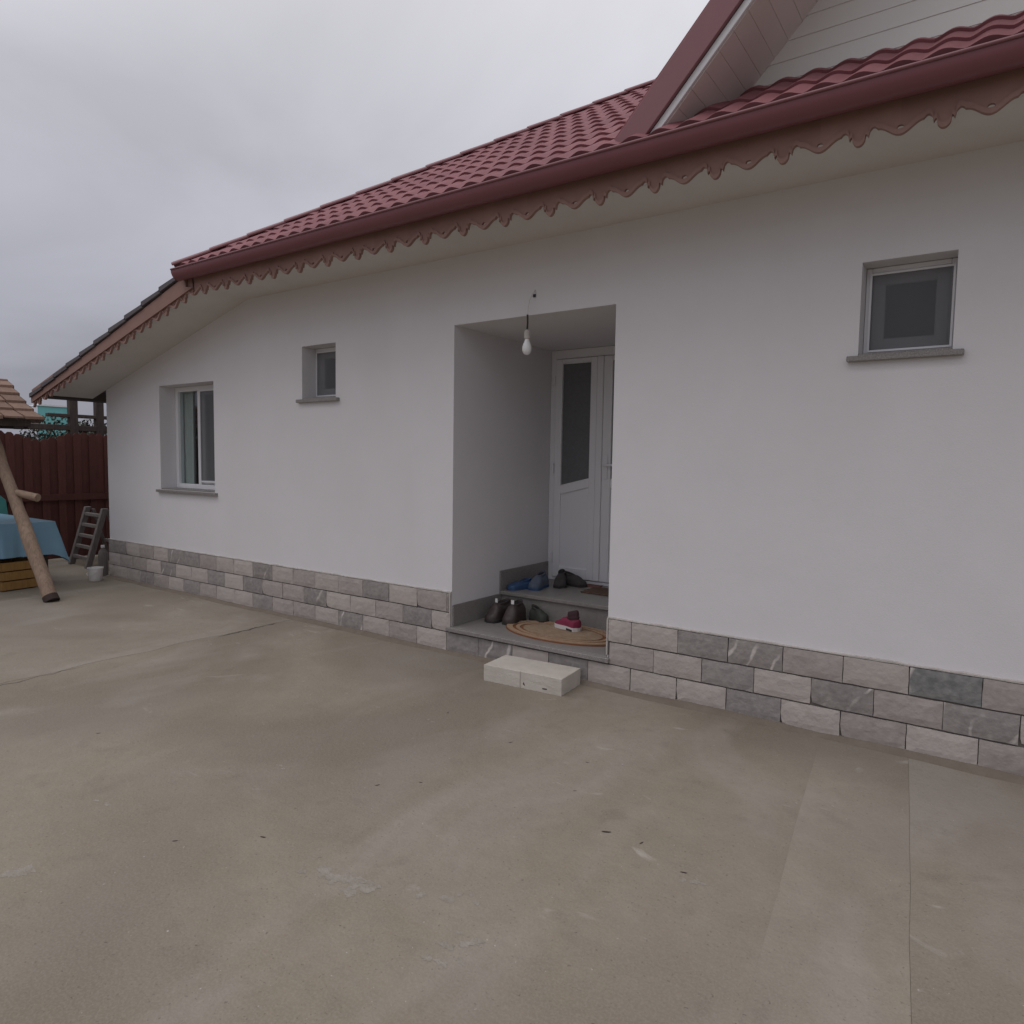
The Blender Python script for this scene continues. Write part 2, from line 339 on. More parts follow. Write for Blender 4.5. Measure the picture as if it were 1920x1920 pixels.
# dried cement splashes trodden into the slab
MT['splash'] = mat('dried_cement', (.325, .295, .258), (.245, .218, .182), 26, .95, .5, 120, spec=.1)
rs_ = random.Random(31)
for (cx, cy, n_, r_) in ((-1.80, -2.535, 6, .055), (-1.92, -2.52, 4, .035), (-1.54, -2.324, 2, .04), (-1.317, -2.529, 5, .03), (-1.30, -2.60, 4, .028), (-1.88, -2.13, 3, .014), (-2.79, -3.17, 2, .05), (-2.76, -2.07, 3, .018), (-.82, -1.75, 4, .02), (-1.36, -2.30, 4, .016), (-2.62, -1.18, 3, .016), (-3.1, -2.72, 2, .03)):
    mb = MB()
    for q in range(n_):
        ox, oy = cx+rs_.gauss(0, r_*1.3), cy+rs_.gauss(0, r_*.9); rr = r_*rs_.uniform(.25, .9); el_x = rs_.uniform(.8, 1.7); ph_ = rs_.uniform(0, 6)
        pts_ = []
        for k in range(18):
            a = 2*math.pi*k/18; rad = rr*(.7+.22*math.sin(2*a+ph_)+.14*math.sin(5*a+ph_*2)+rs_.uniform(-.14, .14)); pts_.append((ox+rad*el_x*math.cos(a), oy+rad*math.sin(a), .0018+q*.00012))
        mb.quad(*pts_)
    mb.build('cement_splash', 'splash', yard)
# mortar fillet along the foot of the wall
fl = MB(); xs = [-8.98+.25*i for i in range(int((4.2+8.98)/.25)+1)]; rn = random.Random(5); ra = []
for x in xs:
    d = .055+rn.uniform(-.012, .014); h = .022+rn.uniform(-.005, .008)
    ra.append([(x, -.012, h), (x, -.03, h*.9), (x, -.02-d, .004), (x, -.02-d-.006, -.004), (x, -.012, -.004)])
fl.rings(ra); fl.build('mortar_fillet', 'mortar', yard, smooth=True)

# ------------------------------------------------------------------ house
house = thing('house', 'single-storey white plastered house with red metal tile roof and stone-faced plinth', 'house')
SOF = 3.04
sofz = lambda x: min(SOF, 2.30+.255*(x+8.95))
XB = -8.95+(SOF-2.30)/.255
W1 = (-7.72, -6.652, 1.135, 2.288); W2 = (-5.232, -4.775, 2.043, 2.519); W3 = (-.634, -.208, 2.093, 2.579)
DR = (-3.43, -2.07, .17, 2.532)
holes = [W1, W2, W3, DR]
cuts = sorted({-8.95, XB, 4.2} | {h[0] for h in holes} | {h[1] for h in holes})
w = MB()
for a, b in zip(cuts, cuts[1:]):
    hs = sorted([h for h in holes if h[0] <= a+1e-6 and h[1] >= b-1e-6], key=lambda h: h[2]); z = 0
    for h in hs: w.quad((a, 0, z), (b, 0, z), (b, 0, h[2]), (a, 0, h[2])); z = h[3]
    w.quad((a, 0, z), (b, 0, z), (b, 0, sofz(b)+.03), (a, 0, sofz(a)+.03))
    w.quad((a, .32, 0), (b, .32, 0), (b, .32, hs[0][2]), (a, .32, hs[0][2])) if hs else w.quad((a, .32, 0), (b, .32, 0), (b, .32, sofz(b)+.03), (a, .32, sofz(a)+.03))
    if hs: w.quad((a, .32, hs[-1][3]), (b, .32, hs[-1][3]), (b, .32, sofz(b)+.03), (a, .32, sofz(a)+.03))
for h in (W1, W2, W3):
    x0, x1, z0, z1 = h
    w.quad((x0, 0, z0), (x0, .32, z0), (x0, .32, z1), (x0, 0, z1)); w.quad((x1, 0, z0), (x1, 0, z1), (x1, .32, z1), (x1, .32, z0))
    w.quad((x0, 0, z1), (x0, .32, z1), (x1, .32, z1), (x1, 0, z1)); w.quad((x0, 0, z0), (x1, 0, z0), (x1, .32, z0), (x0, .32, z0))
w.quad((-8.95, 0, 0), (-8.95, 8, 0), (-8.95, 8, 2.33), (-8.95, 0, 2.33))
w.quad((4.2, 0, 0), (4.2, 8, 0), (4.2, 8, 3.07), (4.2, 0, 3.07))
w.quad((-8.95, 8, 0), (4.2, 8, 0), (4.2, 8, 3.07), (-8.95, 8, 2.3))
w.quad((4.2, 0, 3.07), (4.2, 8, 3.07), (4.2, 4, 6.2))
w.build('wall', 'plaster', house)
# entrance recess lining
x0, x1, _, z1 = DR; rc = MB()
rc.quad((x0, 0, .1), (x0, 1.5, .1), (x0, 1.5, z1), (x0, 0, z1)); rc.quad((x1, 0, .1), (x1, 0, z1), (x1, 1.5, z1), (x1, 1.5, .1))
rc.quad((x0, 0, z1), (x1, 0, z1), (x1, 1.5, z1), (x0, 1.5, z1)); rc.quad((x0, 1.5, .1), (x1, 1.5, .1), (x1, 1.5, z1), (x0, 1.5, z1))
rc.build('porch_recess', 'plaster', house)
# dim rooms behind the windows
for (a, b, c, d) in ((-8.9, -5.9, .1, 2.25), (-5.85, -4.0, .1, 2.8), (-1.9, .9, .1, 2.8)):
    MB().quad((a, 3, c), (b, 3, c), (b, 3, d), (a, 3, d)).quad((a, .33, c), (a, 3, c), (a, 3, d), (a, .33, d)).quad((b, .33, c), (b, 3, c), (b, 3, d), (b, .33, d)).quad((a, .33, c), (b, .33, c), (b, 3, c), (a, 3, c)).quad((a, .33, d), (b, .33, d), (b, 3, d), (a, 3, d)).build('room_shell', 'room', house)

# plinth: dark joint backing and one tile after another, three courses
plinth = MB().box((-8.955, -.006, .004), (-3.4425, .05, .470)).box((-2.0575, -.006, .004), (4.2, .05, .470)).box((-3.4425, -.006, .004), (-2.0575, .0015, .168)).build('plinth', 'grout', house)
PER = .3157; stone_meshes = {}
def stone_mesh(wd, ht, seed, chip):
    rn = random.Random(seed); bm = bmesh.new(); nx, nz = 6, 4; grid = []
    for k in range(nz+1):
        row = []
        for i in range(nx+1):
            ed = i in (0, nx) or k in (0, nz)
            x = wd*i/nx; z = ht*k/nz
            if ed:
                x += rn.uniform(-.0018, .0018) if 0 < i < nx else (rn.uniform(0, .003) * (1 if i == 0 else -1))
                z += rn.uniform(-.0018, .0018) if 0 < k < nz else (rn.uniform(0, .003) * (1 if k == 0 else -1))
            if chip and i == 0 and k == 0: x += .009; z += .012
            if chip and i == 1 and k == 0: z += .005
            if chip and i == 0 and k == 1: x += .004
            row.append(bm.verts.new((x, -(.011 if ed else .0155)-rn.uniform(0, .0025), z)))
        grid.append(row)
    for k in range(nz):
        for i in range(nx): bm.faces.new((grid[k][i], grid[k][i+1], grid[k+1][i+1], grid[k+1][i]))
    rim = [grid[0][i] for i in range(nx+1)] + [grid[k][nx] for k in range(1, nz+1)] + [grid[nz][i] for i in range(nx-1, -1, -1)] + [grid[k][0] for k in range(nz-1, 0, -1)]
    back = [bm.verts.new((v.co.x, -.004, v.co.z)) for v in rim]
    for i in range(len(rim)): j = (i+1) % len(rim); bm.faces.new((rim[j], rim[i], back[i], back[j]))
    bmesh.ops.recalc_face_normals(bm, faces=bm.faces)
    me = bpy.data.meshes.new('plinth_tile'); bm.to_mesh(me); bm.free(); return me
def plinth_tile(xa_, xb_, za, zb, kind, chip=False):
    gp = .0028 if random.random() < .4 else .0008
    me = stone_mesh(xb_-xa_-gp, zb-za-.005, random.random(), chip); me.materials.append(MT[kind])
    link('plinth_tile', me, plinth, (xa_+gp/2, -.004-random.uniform(0, .003), za+.003))
rowz = [(.008, .162), (.163, .316), (.317, .470)]
KEY = dict(L='st_light', W='st_warm', G='st_grey', V='st_vein', S='st_slate')
right = {0: 'LLLGLWLWLGVLWLGVLLGW', 1: 'WLGLVWVLGLWVLLGWVLWL', 2: 'LLGVWLSWLVLGLWVLGLWL'}
for r in range(3):
    off = .005 if r != 1 else .005-.5*PER
    za, zb = rowz[r]
    rr = random.Random(20+r); prev = ''
    segs_ = [(-8.95, 4.2)] if r == 0 else [(-8.95, DR[0]-.012), (DR[1]+.012, 4.2)]
    lseq = {0: 'VWLVGLWLVLWWGLLWGLWVWL', 1: 'LGWLLVWWGLGLLVLWWLLWGW', 2: 'VWLGWLWLVLLWGVLWLGWWLW'}[r]
    for s0, s1 in segs_:
        k0 = math.floor((s0-off)/PER); k1 = math.ceil((s1-off)/PER)
        tiles = []
        for k in range(k0, k1):
            a = max(off+k*PER, s0); b = min(off+(k+1)*PER, s1)
            if b-a > .012: tiles.append((a, b))
        for a, b in tiles:
            if a < -3.2 or (r == 0 and a < -2.3):
                i = int((-2.07-a)/PER) if r == 0 else int((-3.43-a)/PER); kd = lseq[i % len(lseq)]
                if r == 0: kd = {0: 'G', 1: 'V', 2: 'L', 3: 'V'}.get(int((-2.0-a)/PER-.4), kd)
            else:
                i = int(round((a-(-2.212 if r == 0 else -2.07))/PER)); kd = right[r][max(0, i) % 20]
            plinth_tile(a, b, za if r else za, min(zb, .166) if (r == 0 and False) else zb, KEY[kd], rr.random() < .12)
# pale ragged render edge on top of the plinth, and at the door corners
for s0, s1 in ((-8.955, DR[0]-.002), (DR[1]+.002, 4.2)):
    rn = random.Random(int(s1*7)); ra = []; n = int((s1-s0)/.06)
    for i in range(n+1):
        x = s0+(s1-s0)*i/n; h = .478+rn.uniform(-.001, .006); d = -.012-rn.uniform(0, .006)
        ra.append([(x, .02, .4705), (x, d, .4705), (x, d, h-.003), (x, -.004, h), (x, .02, h)])
    MB().rings(ra).build('render_edge', 'trim_grout', plinth)
MB().box((DR[0]-.0105, -.022, .163), (DR[0]-.0005, .02, .4695)).build('corner_bead', 'trim_grout', plinth)
MB().box((DR[1]+.0005, -.022, .225), (DR[1]+.0105, .02, .4695)).build('corner_bead', 'trim_grout', plinth)

# steps inside the recess
steps = MB().box((x0, .002, .02), (x1, 1.49, .172)).box((x0, .662, .172), (x1, 1.49, .367)).build('entrance_steps', 'granite', house)
MB().box((x0-.028, -.045, .174), (x1+.028, -.0005, .206)).box((x0+.001, -.0005, .174), (x1-.001, .66, .206)).build('tread', 'granite', steps, bevel=.003)
MB().box((x0+.001, .625, .369), (x1-.001, 1.488, .401)).build('tread', 'granite', steps, bevel=.004)
MB().box((x0+.0145, .650, .2065), (x1-.0145, .661, .368)).build('riser', 'granite', steps)
MB().box((x0+.0005, .004, .2065), (x0+.0135, .655, .375)).build('skirting', 'granite', steps, bevel=.002)
MB().box((x0+.0005, .627, .4015), (x0+.0135, 1.40, .572)).build('skirting', 'granite', steps, bevel=.002)
MB().box((x1-.0135, .004, .2065), (x1-.0005, .655, .375)).build('skirting', 'granite', steps, bevel=.002)
MB().box((x1-.0135, .627, .4015), (x1-.0005, 1.40, .572)).build('skirting', 'granite', steps, bevel=.002)

# entrance door
door = MB().box((x0+.002, 1.40, .402), (-3.372, 1.47, 2.53)).box((-2.13, 1.40, .402), (x1-.002, 1.47, 2.53)).box((-3.372, 1.40, 2.45), (-2.13, 1.47, 2.53)).box((-3.372, 1.40, .402), (-2.13, 1.47, .43)).build('entrance_door', 'pvc', house, bevel=.004)
def leaf(a, b, ga, gb, up_left):
    lf = MB(); y0, y1 = 1.385, 1.44; zb, zt = .436, 2.446
    P = lambda p, t: (p[0], t, p[1])
    za_, zb_ = (1.295, 1.366) if up_left else (1.366, 1.295)
    lf.prism([(a, zb), (ga, zb), (ga, zt), (a, zt)], P, y0, y1); lf.prism([(gb, zb), (b, zb), (b, zt), (gb, zt)], P, y0, y1)
    lf.prism([(ga, zb), (gb, zb), (gb, .533), (ga, .533)], P, y0, y1); lf.prism([(ga, 2.402), (gb, 2.402), (gb, zt), (ga, zt)], P, y0, y1)
    lf.prism([(ga, za_-.086), (gb, zb_-.084), (gb, zb_), (ga, za_)], P, y0, y1)
    o = lf.build('door_leaf', 'pvc', door, bevel=.005)
    MB().prism([(ga-.004, .53), (gb+.004, .53), (gb+.004, zb_-.08), (ga-.004, za_-.08)], P, 1.402, 1.42).build('infill_panel', 'pvc', door)
    MB().prism([(ga-.004, za_-.004), (gb+.004, zb_-.004), (gb+.004, 2.405), (ga-.004, 2.405)], P, 1.408, 1.416).build('door_glass', 'frost', door)
leaf(-3.367, -2.936, -3.298, -3.003, True)
leaf(-2.872, -2.135, -2.785, -2.222, False)
MB().box((-2.934, 1.378, .436), (-2.874, 1.44, 2.446)).build('mullion', 'pvc', door, bevel=.006)
MB().box((-2.848, 1.376, 1.36), (-2.812, 1.3845, 1.58)).box((-2.838, 1.345, 1.478), (-2.822, 1.376, 1.494)).box((-2.838, 1.332, 1.478), (-2.71, 1.346, 1.494)).build('door_handle', 'pvc', door, bevel=.003)
for z in (.62, 1.45, 2.25): MB().tube([(-3.377, 1.379, z-.045), (-3.377, 1.379, z+.045)], .008).build('hinge', 'pvc', door)

# windows
def frame_ring(a, b, c, d, t, y0, y1, mb=None):
    mb = mb or MB(); mb.box((a, y0, c), (a+t, y1, d)); mb.box((b-t, y0, c), (b, y1, d)); mb.box((a+t, y0, c), (b-t, y1, c+t)); mb.box((a+t, y0, d-t), (b-t, y1, d)); return mb
def sill(win, a, b, z):
    MB().box((a-.05, -.036, z-.032), (b+.05, .004, z-.003)).build('sill', 'granite', win, bevel=.003)
    MB().box((a+.002, .0045, z+.0005), (b-.002, .17, z+.012)).build('sill_slab', 'granite', win)
# two-light window
a, b, c, d = W1; y = .18; win = frame_ring(a+.002, b-.002, c+.012, d-.002, .052, y, y+.07).box((-7.262, y, c+.065), (-7.202, y+.07, d-.055)).build('window', 'pvc', house, bevel=.004)
sill(win, a, b, c)
frame_ring(-7.20, b-.056, c+.068, d-.057, .05, y+.012, y+.058).build('sash', 'pvc', win, bevel=.004)
MB().box((a+.056, y+.03, c+.066), (-7.264, y+.036, d-.056)).build('pane', 'glass', win); MB().box((-7.148, y+.03, c+.12), (b-.108, y+.036, d-.109)).build('pane', 'glass', win)
frame_ring(-7.206, b-.05, c+.09, d-.05, .018, y-.014, y-.003).build('screen_frame', 'pvc', win)
MB().quad((-7.19, y-.008, c+.108), (b-.067, y-.008, c+.108), (b-.067, y-.008, d-.068), (-7.19, y-.008, d-.068)).build('insect_screen', 'net', win)
cu = MB(); n = 40; top = []; bot = []
for i in range(n+1): xx = -7.71+.20*i/n; yy = .285+.012*math.sin(i*1.35)+.008*math.sin(i*.61); top.append((xx, yy, 2.26)); bot.append((xx, yy, 1.16))
cu.rings([bot, top], closed=False); cu.build('curtain', 'curtain', win, smooth=True)
cu = MB(); top = []; bot = []
for i in range(n+1): xx = -7.33+.20*i/n; yy = .285+.012*math.sin(i*1.2)+.008*math.sin(i*.5); top.append((xx, yy, 2.26)); bot.append((xx, yy, 1.16))
cu.rings([bot, top], closed=False); cu.build('curtain', 'curtain', win, smooth=True)
for (a, b, c, d), y in ((W2, .152), (W3, .14)):
    win = frame_ring(a+.002, b-.002, c+.012, d-.002, .03, y, y+.07).build('window', 'pvc', house, bevel=.004)
    sill(win, a, b, c)
    frame_ring(a+.034, b-.034, c+.044, d-.034, .062, y+.02, y+.065).build('sash', 'pvc', win, bevel=.005)
    MB().box((a+.094, y+.04, c+.104), (b-.094, y+.046, d-.094)).build('pane', 'glass', win)
    frame_ring(a+.022, b-.012, c+.034, d-.034, .010, y-.012, y-.002).build('screen_frame', 'pvc', win)
    MB().quad((a+.03, y-.006, c+.042), (b-.02, y-.006, c+.042), (b-.02, y-.006, d-.042), (a+.03, y-.006, d-.042)).build('insect_screen', 'net', win)

# soffit under the eaves
VY = -.53
so = MB(); so.box((XB+.001, VY+.02, SOF), (4.55, -.0005, SOF+.02))
so.prism([(-9.30, sofz(-9.30)), (XB, SOF), (XB, SOF+.02), (-9.30, sofz(-9.30)+.075)], lambda p, t: (p[0], t, p[1]), VY+.02, -.0005)
so.build('soffit', 'soffit', house)
MB().prism([(-9.52, sofz(-9.52)+.05), (-9.3015, sofz(-9.30)+.06), (-9.3015, sofz(-9.30)+.075), (-9.52, sofz(-9.52)+.07)], lambda p, t: (p[0], t, p[1]), VY+.014, 7.9).build('eave_lining', 'dark_wood', house)

# main roof (front slope, hip end, back slope)
SL = .65; ph = math.atan(SL); EY = -.60; EZ = 3.216; XC = -6.20; XR = 4.6; YR = 4.0; ZR = EZ+SL*(YR-EY); XH = XC+(YR-EY)
rf = MB()
k = -.004
rf.quad((XC, EY, EZ+k), (XR, EY, EZ+k), (XR, YR, ZR+k), (XH, YR, ZR+k)); rf.quad((XC, EY, EZ+k), (XH, YR, ZR+k), (XC, 2*YR-EY, EZ+k)); rf.quad((XC, 2*YR-EY, EZ+k), (XH, YR, ZR+k), (XR, YR, ZR+k), (XR, 2*YR-EY, EZ+k))
roof = rf.build('roof', 'underlay', house)
WV, ST = .158, .315; cs, sn = math.cos(ph), math.sin(ph)
def rp(x, s, n): return Vector((x, EY+s*cs-n*sn, EZ+s*sn+n*cs))
def tile_mesh(xa_, s0, clip):
    bm = bmesh.new(); nu = 10; rows = []
    for s, lift in ((0, .017), (.012, .018), (ST*.5, .010), (ST+.012, .002)):
        row = []
        for i in range(nu+1):
            t = i/nu; hgt = .5-.5*math.cos(2*math.pi*t); hgt = hgt**.8
            row.append(bm.verts.new(rp(xa_+WV*t, s0+s, .002+lift+.021*hgt)))
        rows.append(row)
    lip = [bm.verts.new(rp(xa_+WV*i/nu, s0+.001, -.001+.019*(.5-.5*math.cos(2*math.pi*i/nu))**.8)) for i in range(nu+1)]
    rows = [lip]+rows
    for a_, b_ in zip(rows, rows[1:]):
        for i in range(nu): bm.faces.new((a_[i], a_[i+1], b_[i+1], b_[i])).smooth = True
    if clip:
        for co, no in clip: bmesh.ops.bisect_plane(bm, geom=list(bm.verts)+list(bm.edges)+list(bm.faces), plane_co=co, plane_no=no, clear_outer=True)
    if not bm.faces: bm.free(); return None
    me = bpy.data.meshes.new('roof_tile'); bm.to_mesh(me); bm.free()
    me.set_sharp_from_angle(angle=R(50)); me.materials.append(MT['tile']); return me
hipn = Vector((-1, 1, 0)).normalized()
SID_Y = -.02; GX0 = -1.84                       # gable siding plane, left foot of the gable
GS = 1.06                                        # gable slope
XG = .85
count = 0; rest = []
nrow = int((YR-EY)/cs/ST)+1
for r in range(nrow):
    s0 = r*ST; yc = EY+s0*cs
    xa_ = XC + math.floor((yc-EY)/WV)*WV - WV*2
    while xa_ < XR:
        yb = yc+ST*cs
        if xa_+WV < XC+(yc-EY): xa_ += WV; continue
        # the gable's roof covers the slope behind its siding
        zz = EZ+SL*(yc-EY); gable_half = (XG-GX0) - (zz-3.3)/GS
        under = yc > SID_Y and abs(xa_+WV/2-XG) < gable_half-.1
        if under: xa_ += WV; continue
        clip = []
        if xa_ < XC+(yb-EY)+.02: clip.append((Vector((XC, EY, 0)), hipn))
        visible = xa_ < .6 and not (xa_ > XG-gable_half+.4 and yc > SID_Y)
        if visible and count < 300:
            me = tile_mesh(xa_, s0, clip)
            if me: link('roof_tile', me, roof); count += 1
        else: rest.append((xa_, s0, clip))
        xa_ += WV
bmr = bmesh.new()
for xa_, s0, clip in rest:
    me = tile_mesh(xa_, s0, clip)
    if me: bmr.from_mesh(me); bpy.data.meshes.remove(me)
me = bpy.data.meshes.new('distant_roof_tiles'); bmr.to_mesh(me); bmr.free(); me.materials.append(MT['tile'])
o = link('remaining_roof_tiles', me, roof); tag(o, kind='stuff')
# hip caps
hd = Vector((1, 1, SL)).normalized(); hn = Vector((-SL*.5, -SL*.5, 1)); hn = (hn - hd*hn.dot(hd)).normalized(); hs = hd.cross(hn).normalized()
hb = Vector((XC-.03, EY-.02, EZ-.01)); Ltot = (Vector((XH, YR, ZR))-hb).length; nc = int(Ltot/.36)
for i in range(nc):
    rs = []
    for t, rad, lift in ((0, .054, .030), (.02, .055, .031), (.37, .050, .024)):
        c_ = hb+hd*(i*.36+t)
        rs.append([c_+hs*(rad*math.cos(q))+hn*(lift+rad*.62*math.sin(q)) for q in [math.pi*(j/8) for j in range(9)]] + [c_+hs*(rad*.93*math.cos(q))+hn*(lift-.008+rad*.55*math.sin(q)) for q in [math.pi*(1-j/8) for j in range(9)]])
    MB().rings(rs).build('hip_cap', 'barge', roof, smooth=True)
MB().tube([(XH, YR, ZR+.03), (XR, YR, ZR+.03)], .07).build('ridge_cap', 'tile', roof, smooth=True)
hipm = MB()
for i in range(16):                               # hip end slope courses, seen only from the side
    t0, t1 = i/16, (i+1)/16; f = lambda t, q: (XC+(XH-XC)*t, EY+(YR-EY)*t+q*(2*(YR-EY)*(1-t)), EZ+(ZR-EZ)*t)
    p0, p1, p2, p3 = f(t0, 0), f(t0, 1), f(t1, 1), f(t1, 0); up_ = lambda p, h: (p[0], p[1], p[2]+h)
    hipm.quad(up_(p0, .03), up_(p1, .03), up_(p2, .006), up_(p3, .006)); hipm.quad(p0, p1, up_(p1, .03), up_(p0, .03))
tag(hipm.build('hip_end_tiles', 'tile', roof), kind='stuff')

# gutter: half-round trough with rolled lip
GC, GZ, GR, GD = -.60, 3.188, .069, .083
out_ = [(GC-GR*math.cos(math.pi*i/14), GZ-GD*math.sin(math.pi*i/14)) for i in range(15)]
inn = [(GC-(GR-.004)*math.cos(math.pi*i/14), GZ-(GD-.004)*math.sin(math.pi*i/14)) for i in range(14, -1, -1)]
gx0, gx1 = XC-.01, 4.6
gut = MB().rings([[(gx, p, q) for p, q in out_+inn] for gx in [gx0+(gx1-gx0)*i/8 for i in range(9)]]).build('gutter', 'gutter', house, smooth=True)
MB().tube([(gx0, GC-GR-.002, GZ+.004), (gx1, GC-GR-.002, GZ+.004)], .0085, 8).build('gutter_lip', 'barge', gut, smooth=True)
MB().prism(out_, lambda p, t: (t, p[0], p[1]), gx0-.006, gx0-.0005).build('gutter_end_cap', 'gutter', gut)

# fretwork valance: one board per repeat
VP = .332
def vprof(u):        # lower edge above the pendant tip, u in [-.5,.5] of a repeat, pendant at 0
    a = abs(u)
    if a < .075: return .021*(a/.075)**2.4
    if a < .083: return .021+(a-.075)/.008*.023
    if a < .098: return .044
    if a < .118: return .044-(a-.098)/.020*.012
    if a < .134: return .032+(a-.118)/.016*.026
    if a < .23: t = (a-.134)/.096; return .058+.013*math.sin(math.pi*t)
    t = (a-.23)/.27; return .013+.045*(.5+.5*math.cos(math.pi*t))
us = sorted({round(-.5+i/60, 5) for i in range(61)} | {s*q for s in (-1, 1) for q in (.075, .083, .098, .118, .134, .23)})
def vbody(u):
    h = vprof(u)+.021; d = .5-abs(u)
    if d < .05: h += .021*(1-(d/.05)**2)**.5
    return h
def valance_meshes():
    P = lambda p, t: (p[0], t, p[1])
    H = .235
    lo = [(u*VP, vbody(u)) for u in us]
    b1 = MB().prism(lo + [(VP/2, H), (-VP/2, H)], P, 0, .016)
    b2 = MB()
    pts = [(u*VP, vprof(u)) for u in us]; tp = [(u*VP, vprof(u)+.0225) for u in us]
    b2.rings([[(p[0], -.008, p[1]), (q[0], -.008, q[1]), (q[0], .0155, q[1]), (p[0], .0155, p[1])] for p, q in zip(pts, tp)])
    return b1, b2
b1, b2 = valance_meshes()
val = part_root('valance', house)
v1 = b1.build('valance_board', 'valance', val); v2 = b2.build('valance_rim', 'valance', val)
TIPZ = 2.964; i = 0
xv = -.262; xs_ = [xv+VP*j for j in range(-17, 15)]
for j, x in enumerate(xs_):
    for src in (v1, v2):
        o = src if j == 0 else src.copy()
        if j: col.objects.link(o); o.parent = val
        o.location = (x, VY, TIPZ)
xl = xs_[0]-VP/2
# raking valance on the lean-to end
ang = math.atan(.255); dx, dz = math.cos(ang), math.sin(ang)
for j in range(11):
    t = VP*(j+.5)
    if xl-t*dx < -9.62: break
    for src in (v1, v2):
        o = src.copy(); col.objects.link(o); o.parent = val; o.location = (xl-t*dx, VY-.001, TIPZ-t*dz); o.rotation_euler = (0, -ang, 0)
jl = j
# lean-to roof: stepped sheets with a dark edge and the rake board beneath
RT0, RT1 = (-6.28, 3.19), (-9.64, 2.226)
rz = lambda x: RT0[1]+(x-RT0[0])*(RT0[1]-RT1[1])/(RT0[0]-RT1[0])
lean = part_root('lean_to_roof', house)
ns = 10
for i in range(ns):
    xa_ = RT1[0]+(RT0[0]-RT1[0])*i/ns; xb_ = RT1[0]+(RT0[0]-RT1[0])*(i+1)/ns+.02
    MB().prism([(xa_, rz(xa_)-.035), (xb_, rz(xb_)-.050), (xb_, rz(xb_)-.012), (xa_, rz(xa_)+.016)], lambda p, t: (p[0], t, p[1]), -.572, 8.2).build('roof_sheet', 'slate_edge', lean, bevel=.003)
    MB().box((xa_+.01, -.628, rz(xa_)-.060), (xb_-.03, -.60, rz(xa_)-.036)).build('sheet_edge_clip', 'slate_edge', lean) if False else None
MB().prism([(-9.64, rz(-9.64)-.037), (XC+.02, rz(XC)-.055), (XC+.02, 3.06), (xl, TIPZ+.075), (-9.64, TIPZ+.075+(-9.64-xl)*.255)], lambda p, t: (p[0], t, p[1]), VY-.022, VY-.0035).build('rake_board', 'valance', lean)
MB().tube([(-8.05, -.30, rz(-8.05)), (-8.05, -.30, rz(-8.05)+.13)], .008, 6).build('vent_rod', 'slate_edge', lean)

# front gable (dormer) standing on the eave
XW = 2*XG-GX0; APX = 3.3+GS*(XG-GX0)
gable = MB().quad((GX0+.1, SID_Y+.02, 3.4), (XW-.1, SID_Y+.02, 3.4), (XG, SID_Y+.02, APX-.05)).build('gable', 'siding', house)
ga = math.atan(GS); gx_, gz_ = math.cos(ga), math.sin(ga)
nb = 27; z = 3.515
# inner soffit line on the siding: passes under the barge
soff = lambda x: 3.305+GS*(x-(-1.545))
for i in range(nb):
    za, zb = z+.102*i, z+.102*(i+1)
    xa0 = -1.545+(za-3.305)/GS; xb0 = -1.545+(zb-3.305)/GS
    if xb0 >= XG: break
    m = MB().prism([(xa0, za), (2*XG-xa0, za), (2*XG-xb0, zb-.0006), (xb0, zb-.0006)], lambda p, t: (p[0], t-(0.003 if p[1] == za else 0), p[1]), SID_Y-.004, SID_Y+.012)
    m.build('siding_board', 'siding', gable)
lenb = (XG-(-1.545))/gx_
for side in (1, -1):
    S = lambda x: x if side == 1 else 2*XG-x
    nbz = int(lenb/.102)
    for i in range(nbz):
        t0, t1 = i*.102+.0005, (i+1)*.102-.0005
        p0 = (-1.545+t0*gx_, 3.305+t0*gz_); p1 = (-1.545+t1*gx_, 3.305+t1*gz_); nx_, nz_ = -gz_*.012, gx_*.012
        MB().prism([(S(p0[0]), p0[1]), (S(p1[0]), p1[1]), (S(p1[0]+nx_), p1[1]+nz_), (S(p0[0]+nx_), p0[1]+nz_)], lambda p, t: (p[0], t, p[1]), -.515, SID_Y-.0045).build('soffit_board', 'soffit_board', gable, bevel=.0012)
    # pale edge strip, red barge board, roof slab behind it
    e0, e1 = (-1.60, 3.262), (XG, 3.262+GS*(XG+1.60))
    B = lambda x, off: 3.30+GS*(x-GX0)-off        # off measured vertically below the outer edge
    MB().prism([(S(-1.66), B(-1.66, .245)), (S(XG), B(XG, .245)), (S(XG), B(XG, .30)), (S(-1.60), B(-1.60, .30))], lambda p, t: (p[0], t, p[1]), -.535, -.517).build('edge_strip', 'pvc', gable, bevel=.002)
    bl = [(S(GX0), 3.262), (S(XG), B(XG, 0)), (S(XG), B(XG, .244)), (S(-1.645), 3.262)]
    MB().prism(bl, lambda p, t: (p[0], t, p[1]), -.560, -.536).build('barge_board', 'barge', gable, bevel=.003)
    MB().prism([(S(GX0-.02), B(GX0-.02, 0)-.045), (S(XG), B(XG, 0)-.045), (S(XG), B(XG, 0)+.006), (S(GX0-.02), B(GX0-.02, 0)+.006)], lambda p, t: (p[0], t, p[1]), -.535, YR-.1).build('gable_roof_sheet', 'tile', gable, bevel=.004)
    MB().prism([(S(GX0+.12), B(GX0+.12, .03)), (S(XG), B(XG, .03)), (S(XG), B(XG, .2)), (S(GX0+.27), B(GX0+.27, .2))], lambda p, t: (p[0], t, p[1]), -.513, YR-.2).build('gable_rafters', 'dark_wood', gable) if False else None

